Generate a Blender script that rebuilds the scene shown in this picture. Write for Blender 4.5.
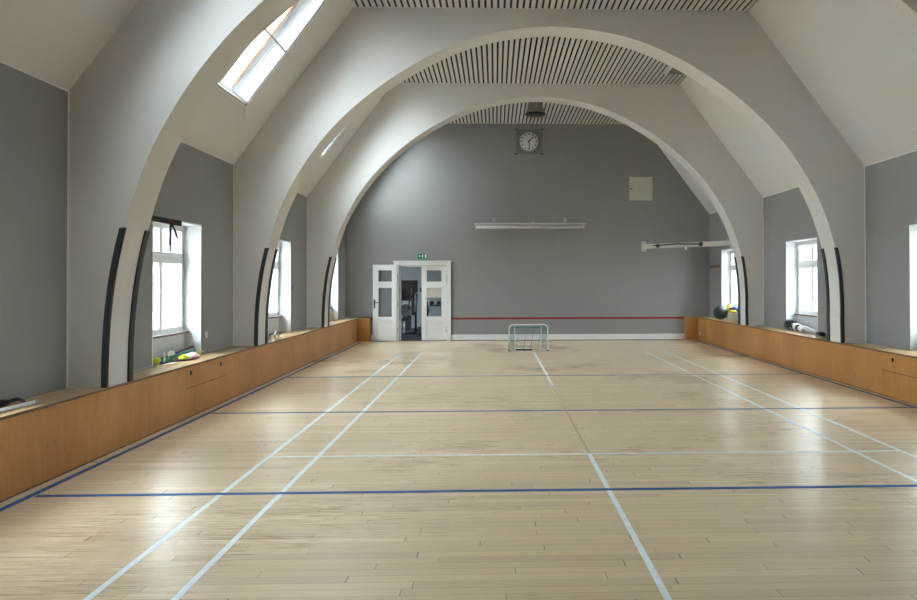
import bpy, bmesh, math, random
from mathutils import Vector, Matrix, Quaternion
random.seed(7)
S = bpy.context.scene
COL = S.collection
for o in list(bpy.data.objects):
    bpy.data.objects.remove(o)

# ------------------------------------------------------------------ camera
CX, CH, YAW, PIT, ROL, F, SX, SY = -0.8979, 1.6635, -0.0293, 0.0112, -0.0022, 644.9, 55.33, -27.30
fw = Vector((-math.sin(YAW)*math.cos(PIT), math.cos(YAW)*math.cos(PIT), math.sin(PIT)))
rt = Vector((math.cos(YAW), math.sin(YAW), 0)); up = rt.cross(fw)
c_, s_ = math.cos(ROL), math.sin(ROL)
r2 = c_*rt + s_*up; u2 = -s_*rt + c_*up
cam = bpy.data.objects.new('camera', bpy.data.cameras.new('camera'))
COL.objects.link(cam)
cam.matrix_world = Matrix(((r2.x, u2.x, -fw.x, CX), (r2.y, u2.y, -fw.y, 0), (r2.z, u2.z, -fw.z, CH), (0, 0, 0, 1)))
cam.data.sensor_fit = 'HORIZONTAL'; cam.data.sensor_width = 36; cam.data.lens = 36*F/917
cam.data.shift_x = -SX/917; cam.data.shift_y = SY/917
cam.data.clip_start = 0.05; cam.data.clip_end = 200
S.camera = cam

# ------------------------------------------------------------------ world, exposure
SKY_STRENGTH = 9.0
GROUND_LEVEL = 0.35
OVERCAST = (0.90, 2.1)     # overcast sky: brighter towards the zenith
w = bpy.data.worlds.new('overcast_sky'); S.world = w; w.use_nodes = True
nt = w.node_tree; nt.nodes.clear()
tc = nt.nodes.new('ShaderNodeTexCoord'); sp = nt.nodes.new('ShaderNodeSeparateXYZ')
mr = nt.nodes.new('ShaderNodeMapRange'); mr.inputs[1].default_value = -0.12; mr.inputs[2].default_value = 0.05
mx = nt.nodes.new('ShaderNodeMix'); mx.data_type = 'RGBA'
mx.inputs[6].default_value = (GROUND_LEVEL*1.0, GROUND_LEVEL*0.97, GROUND_LEVEL*0.9, 1)
mx.inputs[7].default_value = (0.83, 0.915, 1.0, 1)
bg = nt.nodes.new('ShaderNodeBackground'); bg.inputs[1].default_value = SKY_STRENGTH
wo = nt.nodes.new('ShaderNodeOutputWorld')
nt.links.new(tc.outputs['Generated'], sp.inputs[0]); nt.links.new(sp.outputs[2], mr.inputs[0])
nt.links.new(mr.outputs[0], mx.inputs[0]); mo = nt.nodes.new('ShaderNodeMapRange'); mo.inputs[1].default_value = 0.0; mo.inputs[2].default_value = 1.0
mo.inputs[3].default_value = OVERCAST[0]; mo.inputs[4].default_value = OVERCAST[1]
vm = nt.nodes.new('ShaderNodeVectorMath'); vm.operation = 'SCALE'
nt.links.new(sp.outputs[2], mo.inputs[0]); nt.links.new(mx.outputs[2], vm.inputs[0]); nt.links.new(mo.outputs[0], vm.inputs['Scale'])
nt.links.new(vm.outputs[0], bg.inputs[0]); nt.links.new(bg.outputs[0], wo.inputs[0])
S.view_settings.view_transform = 'Standard'; S.view_settings.look = 'None'
S.view_settings.exposure = 1.70; S.view_settings.gamma = 1.0; S.view_settings.use_curve_mapping = False
S.cycles.max_bounces = 10; S.cycles.diffuse_bounces = 6; S.cycles.glossy_bounces = 4
S.cycles.transparent_max_bounces = 12; S.cycles.sample_clamp_indirect = 8

# ------------------------------------------------------------------ dimensions
WL, WR, XC = -4.97, 5.04, 0.02
WALL_H, CEIL = 3.485, 5.96
YB, YE = -1.40, 17.70
ARCH_Y = [2.37, 6.28, 10.18, 14.10]; ARCH_T = 0.42
BENCH_H = 0.643
WIN = [(3.90, 5.14), (7.81, 9.05), (11.73, 12.97), (15.60, 16.86)]
SKYL = [(4.45, 5.46), (8.34, 9.35), (12.32, 13.36), (16.20, 17.20)]
WIN_R = WIN[:-1]+[(15.46, 16.71)]
WZ0, WZ1 = 0.962, 2.42

# ------------------------------------------------------------------ materials
def newmat(name):
    m = bpy.data.materials.new(name); m.use_nodes = True
    return m, m.node_tree, m.node_tree.nodes['Principled BSDF']
def N(nt, t, **kw):
    n = nt.nodes.new(t)
    for k, v in kw.items():
        if k == 'inp':
            for i, x in v.items(): n.inputs[i].default_value = x
        else: setattr(n, k, v)
    return n
def mat(name, col, rough=0.5, metal=0, noise=0.06, scale=6, bump=0.0, bscale=60, spec=0.5, stretch=(1, 1, 1), coat=0):
    m, nt, b = newmat(name)
    b.inputs['Roughness'].default_value = rough; b.inputs['Metallic'].default_value = metal
    b.inputs['Specular IOR Level'].default_value = spec; b.inputs['Coat Weight'].default_value = coat
    tc = N(nt, 'ShaderNodeTexCoord'); mp = N(nt, 'ShaderNodeMapping'); mp.inputs['Scale'].default_value = stretch
    nt.links.new(tc.outputs['Object'], mp.inputs[0])
    nz = N(nt, 'ShaderNodeTexNoise', inp={'Scale': scale, 'Detail': 5})
    nt.links.new(mp.outputs[0], nz.inputs['Vector'])
    cr = N(nt, 'ShaderNodeValToRGB')
    e = cr.color_ramp.elements
    e[0].position = 0.3; e[1].position = 0.7
    e[0].color = tuple(c*(1-noise) for c in col)+(1,); e[1].color = tuple(min(1, c*(1+noise)) for c in col)+(1,)
    nt.links.new(nz.outputs[0], cr.inputs[0]); nt.links.new(cr.outputs[0], b.inputs['Base Color'])
    if bump:
        n2 = N(nt, 'ShaderNodeTexNoise', inp={'Scale': bscale, 'Detail': 4}); nt.links.new(mp.outputs[0], n2.inputs['Vector'])
        bp = N(nt, 'ShaderNodeBump', inp={'Strength': bump, 'Distance': 0.01}); nt.links.new(n2.outputs[0], bp.inputs['Height'])
        nt.links.new(bp.outputs[0], b.inputs['Normal'])
    return m
M = {}
M['white'] = mat('white_wall_paint', (0.67, 0.645, 0.61), 0.7, noise=0.015, scale=1.2, bump=0.08, bscale=40)
M['grey'] = mat('grey_wall_paint', (0.270, 0.266, 0.258), 0.62, noise=0.03, scale=0.9, bump=0.08, bscale=50)
M['reveal'] = mat('white_reveal_paint', (0.60, 0.61, 0.62), 0.6, noise=0.02, scale=2)
M['trim'] = mat('white_gloss_trim', (0.80, 0.80, 0.79), 0.35, noise=0.02, scale=3)
M['slat'] = mat('cream_ceiling_slat', (0.62, 0.60, 0.56), 0.6, noise=0.05, scale=3, stretch=(8, 0.3, 1))
M['dark'] = mat('dark_gap', (0.012, 0.012, 0.012), 0.9, noise=0.1)
M['guard'] = mat('dark_foam_guard', (0.020, 0.023, 0.028), 0.55, noise=0.1, scale=20)
M['red'] = mat('red_stripe_paint', (0.27, 0.014, 0.018), 0.5, noise=0.04)
M['blue'] = mat('blue_court_tape', (0.012, 0.090, 0.28), 0.5, noise=0.15, scale=9, spec=0.25)
M['whiteline'] = mat('white_court_line', (0.78, 0.84, 0.88), 0.4, noise=0.10, scale=14)
M['oldline'] = mat('faded_court_line', (0.68, 0.55, 0.37), 0.25, noise=0.12, scale=14)
M['palewhite'] = mat('worn_white_line', (0.72, 0.68, 0.60), 0.35, noise=0.12, scale=14)
M['brown'] = mat('brown_wood_edge', (0.16, 0.075, 0.04), 0.5, noise=0.2, scale=12, stretch=(1, 0.2, 1))
M['orange'] = mat('varnished_pine', (0.62, 0.30, 0.14), 0.45, noise=0.12, scale=10, stretch=(1, 1, 0.2))
M['cream'] = mat('cream_metal', (0.56, 0.54, 0.49), 0.4, noise=0.04)
M['black'] = mat('black_plastic', (0.012, 0.012, 0.013), 0.42, noise=0.15, scale=20)
M['rubber'] = mat('black_rubber', (0.022, 0.030, 0.034), 0.5, noise=0.15, scale=30, bump=0.1, bscale=200)
M['steel'] = mat('steel', (0.55, 0.56, 0.57), 0.28, metal=1, noise=0.05)
M['alu'] = mat('grey_aluminium', (0.45, 0.45, 0.46), 0.4, metal=0.6, noise=0.05)
M['gasket'] = mat('grey_gasket', (0.20, 0.20, 0.23), 0.6, noise=0.05)
M['teal'] = mat('teal_netting', (0.03, 0.20, 0.18), 0.7, noise=0.1)
M['netgrey'] = mat('grey_netting', (0.14, 0.17, 0.17), 0.7, noise=0.1)
M['whiteplastic'] = mat('white_plastic', (0.78, 0.78, 0.76), 0.4, noise=0.03)
M['lime'] = mat('lime_felt', (0.62, 0.72, 0.03), 0.75, noise=0.08, scale=40)
M['yellow'] = mat('yellow_plastic', (0.72, 0.55, 0.02), 0.5, noise=0.08)
M['amber'] = mat('amber_foam', (0.62, 0.34, 0.02), 0.65, noise=0.1)
M['green'] = mat('green_fabric', (0.04, 0.34, 0.16), 0.7, noise=0.1)
M['tealplastic'] = mat('teal_plastic', (0.05, 0.26, 0.22), 0.45, noise=0.1)
M['pink'] = mat('pink_plastic', (0.65, 0.08, 0.12), 0.5, noise=0.1)
M['navy'] = mat('navy_fabric', (0.02, 0.03, 0.20), 0.7, noise=0.1)
M['cardboard'] = mat('pale_cardboard', (0.52, 0.42, 0.28), 0.7, noise=0.05)
M['beigebox'] = mat('beige_board', (0.46, 0.42, 0.34), 0.7, noise=0.05)
M['paper'] = mat('cream_paper', (0.78, 0.68, 0.56), 0.8, noise=0.12, scale=22)
M['exitgreen'] = mat('exit_sign_green', (0.012, 0.16, 0.075), 0.4, noise=0.03)
M['exitwhite'] = mat('exit_sign_white', (0.75, 0.82, 0.78), 0.4, noise=0.02)
M['clockface'] = mat('clock_dial', (0.62, 0.62, 0.58), 0.5, noise=0.02)
M['plate'] = mat('grey_clock_plate', (0.20, 0.20, 0.20), 0.6, noise=0.04)
M['lampgrey'] = mat('lamp_housing', (0.26, 0.24, 0.20), 0.4, metal=0.4, noise=0.05)
M['ventgrey'] = mat('grille_grey', (0.15, 0.155, 0.145), 0.5, noise=0.05)
M['gymwall'] = mat('blue_grey_gym_paint', (0.24, 0.28, 0.30), 0.7, noise=0.03)
M['gymfloor'] = mat('dark_rubber_flooring', (0.03, 0.045, 0.06), 0.6, noise=0.2, scale=30)
M['redfab'] = mat('red_webbing', (0.5, 0.02, 0.02), 0.6)
M['navyweb'] = mat('black_webbing', (0.015, 0.015, 0.02), 0.6)

def plywood():
    m, nt, b = newmat('birch_plywood'); L = nt.links.new
    tc = N(nt, 'ShaderNodeTexCoord'); mp = N(nt, 'ShaderNodeMapping'); mp.inputs['Scale'].default_value = (1, 1.0, 0.35)
    L(tc.outputs['Object'], mp.inputs[0])
    n1 = N(nt, 'ShaderNodeTexNoise', inp={'Scale': 1.1, 'Detail': 3}); L(mp.outputs[0], n1.inputs['Vector'])
    mp2 = N(nt, 'ShaderNodeMapping'); mp2.inputs['Scale'].default_value = (1, 14, 1.3); L(tc.outputs['Object'], mp2.inputs[0])
    n2 = N(nt, 'ShaderNodeTexNoise', inp={'Scale': 2.2, 'Detail': 6, 'Distortion': 1.2}); L(mp2.outputs[0], n2.inputs['Vector'])
    ad = N(nt, 'ShaderNodeMath', operation='ADD'); ml = N(nt, 'ShaderNodeMath', operation='MULTIPLY', inp={1: 0.55})
    L(n2.outputs[0], ml.inputs[0]); L(n1.outputs[0], ad.inputs[0]); L(ml.outputs[0], ad.inputs[1])
    cr = N(nt, 'ShaderNodeValToRGB'); e = cr.color_ramp.elements
    e[0].position = 0.5; e[0].color = (0.37, 0.150, 0.038, 1); e[1].position = 1.05; e[1].color = (0.56, 0.27, 0.085, 1)
    L(ad.outputs[0], cr.inputs[0])
    # small scuffs and knots
    n3 = N(nt, 'ShaderNodeTexNoise', inp={'Scale': 9, 'Detail': 2}); L(tc.outputs['Object'], n3.inputs['Vector'])
    r3 = N(nt, 'ShaderNodeMapRange', inp={1: 0.70, 2: 0.80, 3: 0.0, 4: 0.45}); L(n3.outputs[0], r3.inputs[0])
    mx = N(nt, 'ShaderNodeMix', data_type='RGBA'); mx.inputs[7].default_value = (0.20, 0.085, 0.03, 1)
    L(r3.outputs[0], mx.inputs[0]); L(cr.outputs[0], mx.inputs[6]); L(mx.outputs[2], b.inputs['Base Color'])
    b.inputs['Roughness'].default_value = 0.38; b.inputs['Specular IOR Level'].default_value = 0.4
    return m
M['ply'] = plywood()
M['plytop'] = mat('birch_bench_top', (0.52, 0.34, 0.18), 0.22, noise=0.12, scale=5, stretch=(12, 0.6, 1))
M['plyedge'] = mat('dark_plywood_edge', (0.16, 0.075, 0.03), 0.5, noise=0.15)

def floor_mat():
    m, nt, b = newmat('maple_plank_floor'); L = nt.links.new
    tc = N(nt, 'ShaderNodeTexCoord'); sx = N(nt, 'ShaderNodeSeparateXYZ'); L(tc.outputs['Object'], sx.inputs[0])
    def math_(op, a, bb=None, c=None):
        n = N(nt, 'ShaderNodeMath', operation=op)
        for i, v in enumerate((a, bb, c)):
            if v is None: continue
            if isinstance(v, (int, float)): n.inputs[i].default_value = v
            else: L(v, n.inputs[i])
        return n.outputs[0]
    PW, PL = 0.078, 1.45
    yr = math_('DIVIDE', sx.outputs[1], PW); row = math_('FLOOR', yr); fy = math_('FRACT', yr)
    wn = N(nt, 'ShaderNodeTexWhiteNoise', noise_dimensions='1D'); L(row, wn.inputs['W'])
    xr = math_('ADD', math_('DIVIDE', sx.outputs[0], PL), math_('MULTIPLY', wn.outputs[0], 7.3))
    cell = math_('FLOOR', xr); fx = math_('FRACT', xr)
    cb = N(nt, 'ShaderNodeCombineXYZ'); L(cell, cb.inputs[0]); L(row, cb.inputs[1])
    wn2 = N(nt, 'ShaderNodeTexWhiteNoise', noise_dimensions='2D'); L(cb.outputs[0], wn2.inputs['Vector'])
    cr = N(nt, 'ShaderNodeValToRGB'); e = cr.color_ramp.elements
    e[0].position = 0.0; e[0].color = (0.57, 0.415, 0.27, 1); e[1].position = 1.0; e[1].color = (0.75, 0.58, 0.40, 1)
    cr.color_ramp.elements.new(0.12).color = (0.63, 0.475, 0.305, 1); cr.color_ramp.elements.new(0.85).color = (0.69, 0.53, 0.345, 1)
    L(wn2.outputs[0], cr.inputs[0])
    mp = N(nt, 'ShaderNodeMapping'); mp.inputs['Scale'].default_value = (1.2, 30, 1); L(tc.outputs['Object'], mp.inputs[0])
    gn = N(nt, 'ShaderNodeTexNoise', inp={'Scale': 3.0, 'Detail': 6, 'Distortion': 0.6}); L(mp.outputs[0], gn.inputs['Vector'])
    bn = N(nt, 'ShaderNodeTexNoise', inp={'Scale': 0.35, 'Detail': 4}); L(tc.outputs['Object'], bn.inputs['Vector'])
    k = math_('MULTIPLY', math_('MULTIPLY_ADD', gn.outputs[0], 0.18, 0.91), math_('MULTIPLY_ADD', bn.outputs[0], 0.12, 0.94))
    mu = N(nt, 'ShaderNodeVectorMath', operation='SCALE'); L(cr.outputs[0], mu.inputs[0]); L(k, mu.inputs['Scale'])
    # seams
    g1 = math_('LESS_THAN', fy, 0.09); g1s = math_('MULTIPLY', g1, 0.32)
    g2 = math_('LESS_THAN', fx, 0.0042)
    wn3 = N(nt, 'ShaderNodeTexWhiteNoise', noise_dimensions='2D'); cb2 = N(nt, 'ShaderNodeCombineXYZ')
    L(row, cb2.inputs[0]); L(cell, cb2.inputs[1]); L(cb2.outputs[0], wn3.inputs['Vector'])
    g2s = math_('MULTIPLY', g2, math_('MULTIPLY_ADD', wn3.outputs[0], 0.75, 0.25))
    sn = N(nt, 'ShaderNodeTexNoise', inp={'Scale': 1.1, 'Detail': 2}); L(tc.outputs['Object'], sn.inputs['Vector'])
    g1v = math_('MULTIPLY', g1s, math_('MULTIPLY_ADD', sn.outputs[0], 0.3, 0.65))
    gg = math_('MAXIMUM', g1v, g2s)
    mx = N(nt, 'ShaderNodeMix', data_type='RGBA'); mx.inputs[7].default_value = (0.07, 0.045, 0.03, 1)
    L(gg, mx.inputs[0]); L(mu.outputs[0], mx.inputs[6]); L(mx.outputs[2], b.inputs['Base Color'])
    rr = math_('MULTIPLY_ADD', bn.outputs[0], 0.10, 0.21)
    rr = math_('ADD', rr, math_('MULTIPLY', gn.outputs[0], 0.05))
    L(rr, b.inputs['Roughness'])
    b.inputs['Specular IOR Level'].default_value = 0.55
    bp = N(nt, 'ShaderNodeBump', inp={'Strength': 0.03, 'Distance': 0.002})
    L(gn.outputs[0], bp.inputs['Height']); L(bp.outputs[0], b.inputs['Normal'])
    return m
M['floor'] = floor_mat()
def glass():
    m = bpy.data.materials.new('window_glass'); m.use_nodes = True; nt = m.node_tree; nt.nodes.clear()
    o = N(nt, 'ShaderNodeOutputMaterial'); mix = N(nt, 'ShaderNodeMixShader'); t = N(nt, 'ShaderNodeBsdfTransparent')
    g = N(nt, 'ShaderNodeBsdfGlossy', inp={'Roughness': 0.03}); fr = N(nt, 'ShaderNodeFresnel', inp={'IOR': 1.45})
    t.inputs[0].default_value = (0.95, 0.97, 0.97, 1)
    ge = N(nt, 'ShaderNodeNewGeometry'); mu = N(nt, 'ShaderNodeMath', operation='MULTIPLY'); iv = N(nt, 'ShaderNodeMath', operation='SUBTRACT', inp={0: 1.0})
    nt.links.new(ge.outputs['Backfacing'], iv.inputs[1]); nt.links.new(fr.outputs[0], mu.inputs[0]); nt.links.new(iv.outputs[0], mu.inputs[1])
    nt.links.new(mu.outputs[0], mix.inputs[0]); nt.links.new(t.outputs[0], mix.inputs[1]); nt.links.new(g.outputs[0], mix.inputs[2])
    nt.links.new(mix.outputs[0], o.inputs[0]); return m
M['glass'] = glass()

# ------------------------------------------------------------------ helpers
WLOC = {}
def bx(bm, x0, x1, y0, y1, z0, z1, mi=0):
    x0, x1 = min(x0, x1), max(x0, x1); y0, y1 = min(y0, y1), max(y0, y1); z0, z1 = min(z0, z1), max(z0, z1)
    v = [bm.verts.new(p) for p in ((x0, y0, z0), (x1, y0, z0), (x1, y1, z0), (x0, y1, z0), (x0, y0, z1), (x1, y0, z1), (x1, y1, z1), (x0, y1, z1))]
    for q in ((3, 2, 1, 0), (4, 5, 6, 7), (0, 1, 5, 4), (1, 2, 6, 5), (2, 3, 7, 6), (3, 0, 4, 7)):
        f = bm.faces.new([v[i] for i in q]); f.material_index = mi
    return bm
def box(*a): return bx(bmesh.new(), *a)
def frame_for(d):
    d = Vector(d).normalized(); a = Vector((0, 0, 1)) if abs(d.z) < 0.9 else Vector((1, 0, 0))
    u = d.cross(a).normalized(); return u, d.cross(u).normalized()
def tube(bm, pts, r, n=8, caps=True, closed=False):
    pts = [Vector(p) for p in pts]; rings = []
    rr = r if isinstance(r, (list, tuple)) else [r]*len(pts)
    u = None
    for i, p in enumerate(pts):
        if closed: d = pts[(i+1) % len(pts)] - pts[i-1]
        else: d = pts[min(i+1, len(pts)-1)] - pts[max(i-1, 0)]
        d.normalize()
        if u is None: u, v = frame_for(d)
        else:
            u = (u - d*u.dot(d)).normalized(); v = d.cross(u)
        rings.append([bm.verts.new(p + (u*math.cos(2*math.pi*k/n) + v*math.sin(2*math.pi*k/n))*rr[i]) for k in range(n)])
    m = len(rings)
    for i in range(m if closed else m-1):
        a, b = rings[i], rings[(i+1) % m]
        for k in range(n):
            f = bm.faces.new((a[k], a[(k+1) % n], b[(k+1) % n], b[k])); f.smooth = True
    if caps and not closed:
        bm.faces.new(list(reversed(rings[0]))); bm.faces.new(rings[-1])
    return bm
def lathe(bm, prof, loc, n=32, axis=(0, 0, 1)):
    """prof: list of (radius, height) revolved about axis through loc"""
    ax = Vector(axis).normalized(); u, v = frame_for(ax); L = Vector(loc); rings = []
    for r, h in prof:
        if r < 1e-5: rings.append([bm.verts.new(L+ax*h)])
        else: rings.append([bm.verts.new(L + ax*h + (u*math.cos(2*math.pi*k/n)+v*math.sin(2*math.pi*k/n))*r) for k in range(n)])
    for a, b in zip(rings, rings[1:]):
        for k in range(n):
            k2 = (k+1) % n
            if len(a) == 1 and len(b) == 1: continue
            if len(a) == 1: f = bm.faces.new((a[0], b[k2], b[k]))
            elif len(b) == 1: f = bm.faces.new((a[k], a[k2], b[0]))
            else: f = bm.faces.new((a[k], a[k2], b[k2], b[k]))
            f.smooth = True
    return bm
def sphere(bm, c, r, n=24, sq=(1, 1, 1)):
    res = bmesh.ops.create_uvsphere(bm, u_segments=n, v_segments=n//2, radius=1)
    for v in res['verts']: v.co = Vector((v.co.x*r*sq[0]+c[0], v.co.y*r*sq[1]+c[1], v.co.z*r*sq[2]+c[2]))
    for v in res['verts']:
        for f in v.link_faces: f.smooth = True
    return bm
def obj(name, bm, m, parent=None, loc=None, bevel=0, fix=True):
    if fix: bmesh.ops.recalc_face_normals(bm, faces=bm.faces)
    base = WLOC[parent.name] if parent is not None else Vector(loc if loc is not None else (0, 0, 0))
    for v in bm.verts: v.co -= base
    me = bpy.data.meshes.new(name); bm.to_mesh(me); bm.free()
    for x in (m if isinstance(m, (list, tuple)) else [m]): me.materials.append(x)
    o = bpy.data.objects.new(name, me); COL.objects.link(o)
    if parent is not None: o.parent = parent
    else: o.location = base
    WLOC[o.name] = base
    if bevel:
        b = o.modifiers.new('bevel', 'BEVEL'); b.width = bevel; b.segments = 2; b.limit_method = 'ANGLE'
    return o
def tag(o, label, cat, group=None):
    o['label'] = label; o['category'] = cat
    if group: o['group'] = group
    return o
def thing(name, label, cat, loc, group=None):
    o = bpy.data.objects.new(name, None); COL.objects.link(o); o.location = loc; o.empty_display_size = 0.1
    WLOC[o.name] = Vector(loc); return tag(o, label, cat, group)
def struct(name, bm=None, m=None, loc=(0, 0, 0), **k):
    if bm is None:
        o = bpy.data.objects.new(name, None); COL.objects.link(o); o.location = loc; WLOC[o.name] = Vector(loc)
    else: o = obj(name, bm, m, None, loc, **k)
    o['kind'] = 'structure'; return o
def copy_thing(root, loc, label):
    r = root.copy(); COL.objects.link(r); r.location = loc; r['label'] = label
    for ch in list(root.children):
        c = ch.copy(); COL.objects.link(c); c.parent = r
        for g in list(ch.children):
            d = g.copy(); COL.objects.link(d); d.parent = c
    return r
def holed_slab(O, U, V, Nn, U0, U1, V0, V1, T, holes, mi_front=0, mi_other=1):
    """slab whose front face lies on O+u*U+v*V, thickness T along Nn, rectangular holes (u0,u1,v0,v1)"""
    O, U, V, Nn = Vector(O), Vector(U), Vector(V), Vector(Nn)
    us = sorted({U0, U1, *[h[0] for h in holes], *[h[1] for h in holes]}); vs = sorted({V0, V1, *[h[2] for h in holes], *[h[3] for h in holes]})
    us = [x for x in us if U0 <= x <= U1]; vs = [x for x in vs if V0 <= x <= V1]
    def solid(i, j):
        if i < 0 or j < 0 or i >= len(us)-1 or j >= len(vs)-1: return False
        cu, cv = (us[i]+us[i+1])/2, (vs[j]+vs[j+1])/2
        return not any(h[0] < cu < h[1] and h[2] < cv < h[3] for h in holes)
    bm = bmesh.new(); cache = {}
    def P(i, j, k):
        if (i, j, k) not in cache: cache[(i, j, k)] = bm.verts.new(O+U*us[i]+V*vs[j]+Nn*(T*k))
        return cache[(i, j, k)]
    for i in range(len(us)-1):
        for j in range(len(vs)-1):
            if not solid(i, j): continue
            f = bm.faces.new((P(i, j, 0), P(i+1, j, 0), P(i+1, j+1, 0), P(i, j+1, 0))); f.material_index = mi_front
            f = bm.faces.new((P(i, j, 1), P(i, j+1, 1), P(i+1, j+1, 1), P(i+1, j, 1))); f.material_index = mi_other
            for (a, b, di, dj) in (((i, j), (i+1, j), 0, -1), ((i+1, j), (i+1, j+1), 1, 0), ((i+1, j+1), (i, j+1), 0, 1), ((i, j+1), (i, j), -1, 0)):
                if not solid(i+di, j+dj):
                    f = bm.faces.new((P(*a, 0), P(*b, 0), P(*b, 1), P(*a, 1))); f.material_index = mi_other
    return bm

# ------------------------------------------------------------------ room shell
fl = struct('floor', box(WL-0.5, WR+0.5, YB-0.2, YE, -0.12, 0), M['floor'])
for side, X, sg in (('left', WL, -1), ('right', WR, 1)):
    T1 = 0.22
    WN = WIN if sg < 0 else WIN_R
    holes = [(a, b, BENCH_H-0.023, WZ1) for a, b in WN]
    wl = struct('wall_'+side, holed_slab((X, 0, 0), (0, 1, 0), (0, 0, 1), (sg, 0, 0), YB-0.2, YE+0.3, -0.1, WALL_H, T1, holes), [M['grey'], M['reveal']])
    holes2 = [(a, b, WZ0-0.02, WZ1) for a, b in WN]
    obj('outer_wall', holed_slab((X+sg*T1, 0, 0), (0, 1, 0), (0, 0, 1), (sg, 0, 0), YB-0.2, YE+0.3, -0.1, WALL_H, 0.26, holes2, 1, 1), [M['grey'], M['reveal']], wl)
    # thin unpainted white border along the wall top and the pillar corners
    bm = bmesh.new()
    for y0, y1 in zip([YB]+[a+ARCH_T for a in ARCH_Y], ARCH_Y+[YE]):
        bx(bm, X, X-sg*0.003, y0, y1, WALL_H-0.018, WALL_H)
        if y1 < YE: bx(bm, X, X-sg*0.003, y1-0.022, y1, BENCH_H, WALL_H-0.018)
    for a, b in WN:   # white corner bead round each niche
        bx(bm, X, X-sg*0.003, a-0.018, a, BENCH_H, WZ1+0.018); bx(bm, X, X-sg*0.003, b, b+0.018, BENCH_H, WZ1+0.018); bx(bm, X, X-sg*0.003, a, b, WZ1, WZ1+0.018)
    obj('paint_border', bm, M['trim'], wl)
# sloped ceilings
sd = Vector((1.85, 0, 2.475)).normalized(); sn_l = Vector((-sd.z, 0, sd.x)); SLEN = 3.09
SK0, SK1 = 0.88, 2.76
holes = [(a, b, SK0, SK1) for a, b in SKYL]
struct('ceiling_slope_left', holed_slab((WL, 0, WALL_H), (0, 1, 0), sd, sn_l, YB-0.2, YE+0.3, -0.3, SLEN+0.35, 0.34, holes), [M['white'], M['reveal']])
sdr = Vector((-sd.x, 0, sd.z)); sn_r = Vector((sn_l.x*-1, 0, sn_l.z))
struct('ceiling_slope_right', holed_slab((WR, 0, WALL_H), (0, 1, 0), sdr, sn_r, YB-0.2, YE+0.3, -0.3, SLEN+0.35, 0.34, []), [M['white'], M['reveal']])
# flat slatted ceiling
ceil = struct('ceiling', box(-3.3, 3.4, YB-0.2, YE+0.3, CEIL+0.02, CEIL+0.2), M['dark'])
VENT = (2.655, 3.175, 12.20, 13.33)
bm = bmesh.new(); x = -3.12
while x < 3.20:
    xa, xb = x, min(x+0.064, 3.2)
    if xb > VENT[0] and xa < VENT[1]:
        bx(bm, xa, xb, YB, VENT[2], CEIL, CEIL+0.012); bx(bm, xa, xb, VENT[3], YE, CEIL, CEIL+0.012)
    else: bx(bm, xa, xb, YB, YE, CEIL, CEIL+0.012)
    x += 0.1
obj('ceiling_slats', bm, M['slat'], ceil)
# end walls
DX0, DX1, DZ = -3.50, -2.21, 2.05
we = struct('wall_end', holed_slab((0, YE, 0), (1, 0, 0), (0, 0, 1), (0, 1, 0), WL-0.5, WR+0.5, -0.1, 6.3, 0.28, [(DX0, DX1, 0.0, DZ)]), [M['grey'], M['reveal']])
bm = bmesh.new(); bx(bm, -4.30, -3.66, YE-0.002, YE+0.001, 0.582, 0.637); bx(bm, -2.095, 4.38, YE-0.002, YE+0.001, 0.582, 0.637)
obj('red_stripe', bm, M['red'], we)
struct('wall_back', box(WL-0.5, WR+0.5, YB-0.3, YB, -0.1, 6.3), M['grey'])
bm = bmesh.new()
bx(bm, -4.30, -3.66, YE-0.022, YE, 0.012, 0.17); bx(bm, -2.095, 4.38, YE-0.022, YE, 0.012, 0.17)
be = struct('baseboard_end', bm, M['trim'], (0, YE, 0), bevel=0.006)
bm = bmesh.new(); bx(bm, -4.30, -3.66, YE-0.035, YE, 0.0005, 0.018); bx(bm, -2.095, 4.38, YE-0.035, YE, 0.0005, 0.018)
obj('floor_bead', bm, M['brown'], be)

# transverse arches
HALF = [(4.63, 0.643), (4.63, 1.0), (4.62, 1.2), (4.60, 1.39), (4.58, 1.58), (4.555, 1.77), (4.518, 1.96), (4.467, 2.16), (4.41, 2.40),
        (4.355, 2.58), (4.27, 2.83), (4.185, 3.0), (4.09, 3.18), (3.985, 3.37), (3.87, 3.57), (3.63, 3.89), (3.43, 4.13), (3.18, 4.36), (2.85, 4.65), (2.50, 4.90), (2.15, 5.11), (1.77, 5.31), (1.40, 5.465), (1.05, 5.57), (0.70, 5.64), (0.35, 5.68), (0, 5.69)]
def catmull(P, k=4):
    out = []
    for i in range(len(P)-1):
        p0, p1, p2, p3 = P[max(i-1, 0)], P[i], P[i+1], P[min(i+2, len(P)-1)]
        for j in range(k):
            t = j/k
            out.append(tuple(0.5*((2*b)+(-a+c)*t+(2*a-5*b+4*c-d)*t*t+(-a+3*b-3*c+d)*t**3) for a, b, c, d in zip(p0, p1, p2, p3)))
    out.append(P[-1]); return out
HALF = catmull(HALF, 5)
for _ in range(60):
    HALF = [HALF[0]]+[((a[0]+2*b[0]+c[0])/4, (a[1]+2*b[1]+c[1])/4) for a, b, c in zip(HALF, HALF[1:], HALF[2:])]+[HALF[-1]]
def wide(x, z):   # the right haunch is a little fuller than the left
    return x+0.07*max(0, min(1, (z-1.0)/1.1))*min(1, x/1.2)
LEFT = [(XC-x, z) for x, z in HALF]; RIGHT = [(XC+wide(x, z), z) for x, z in reversed(HALF[:-1])]
INTR = LEFT+RIGHT
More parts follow.
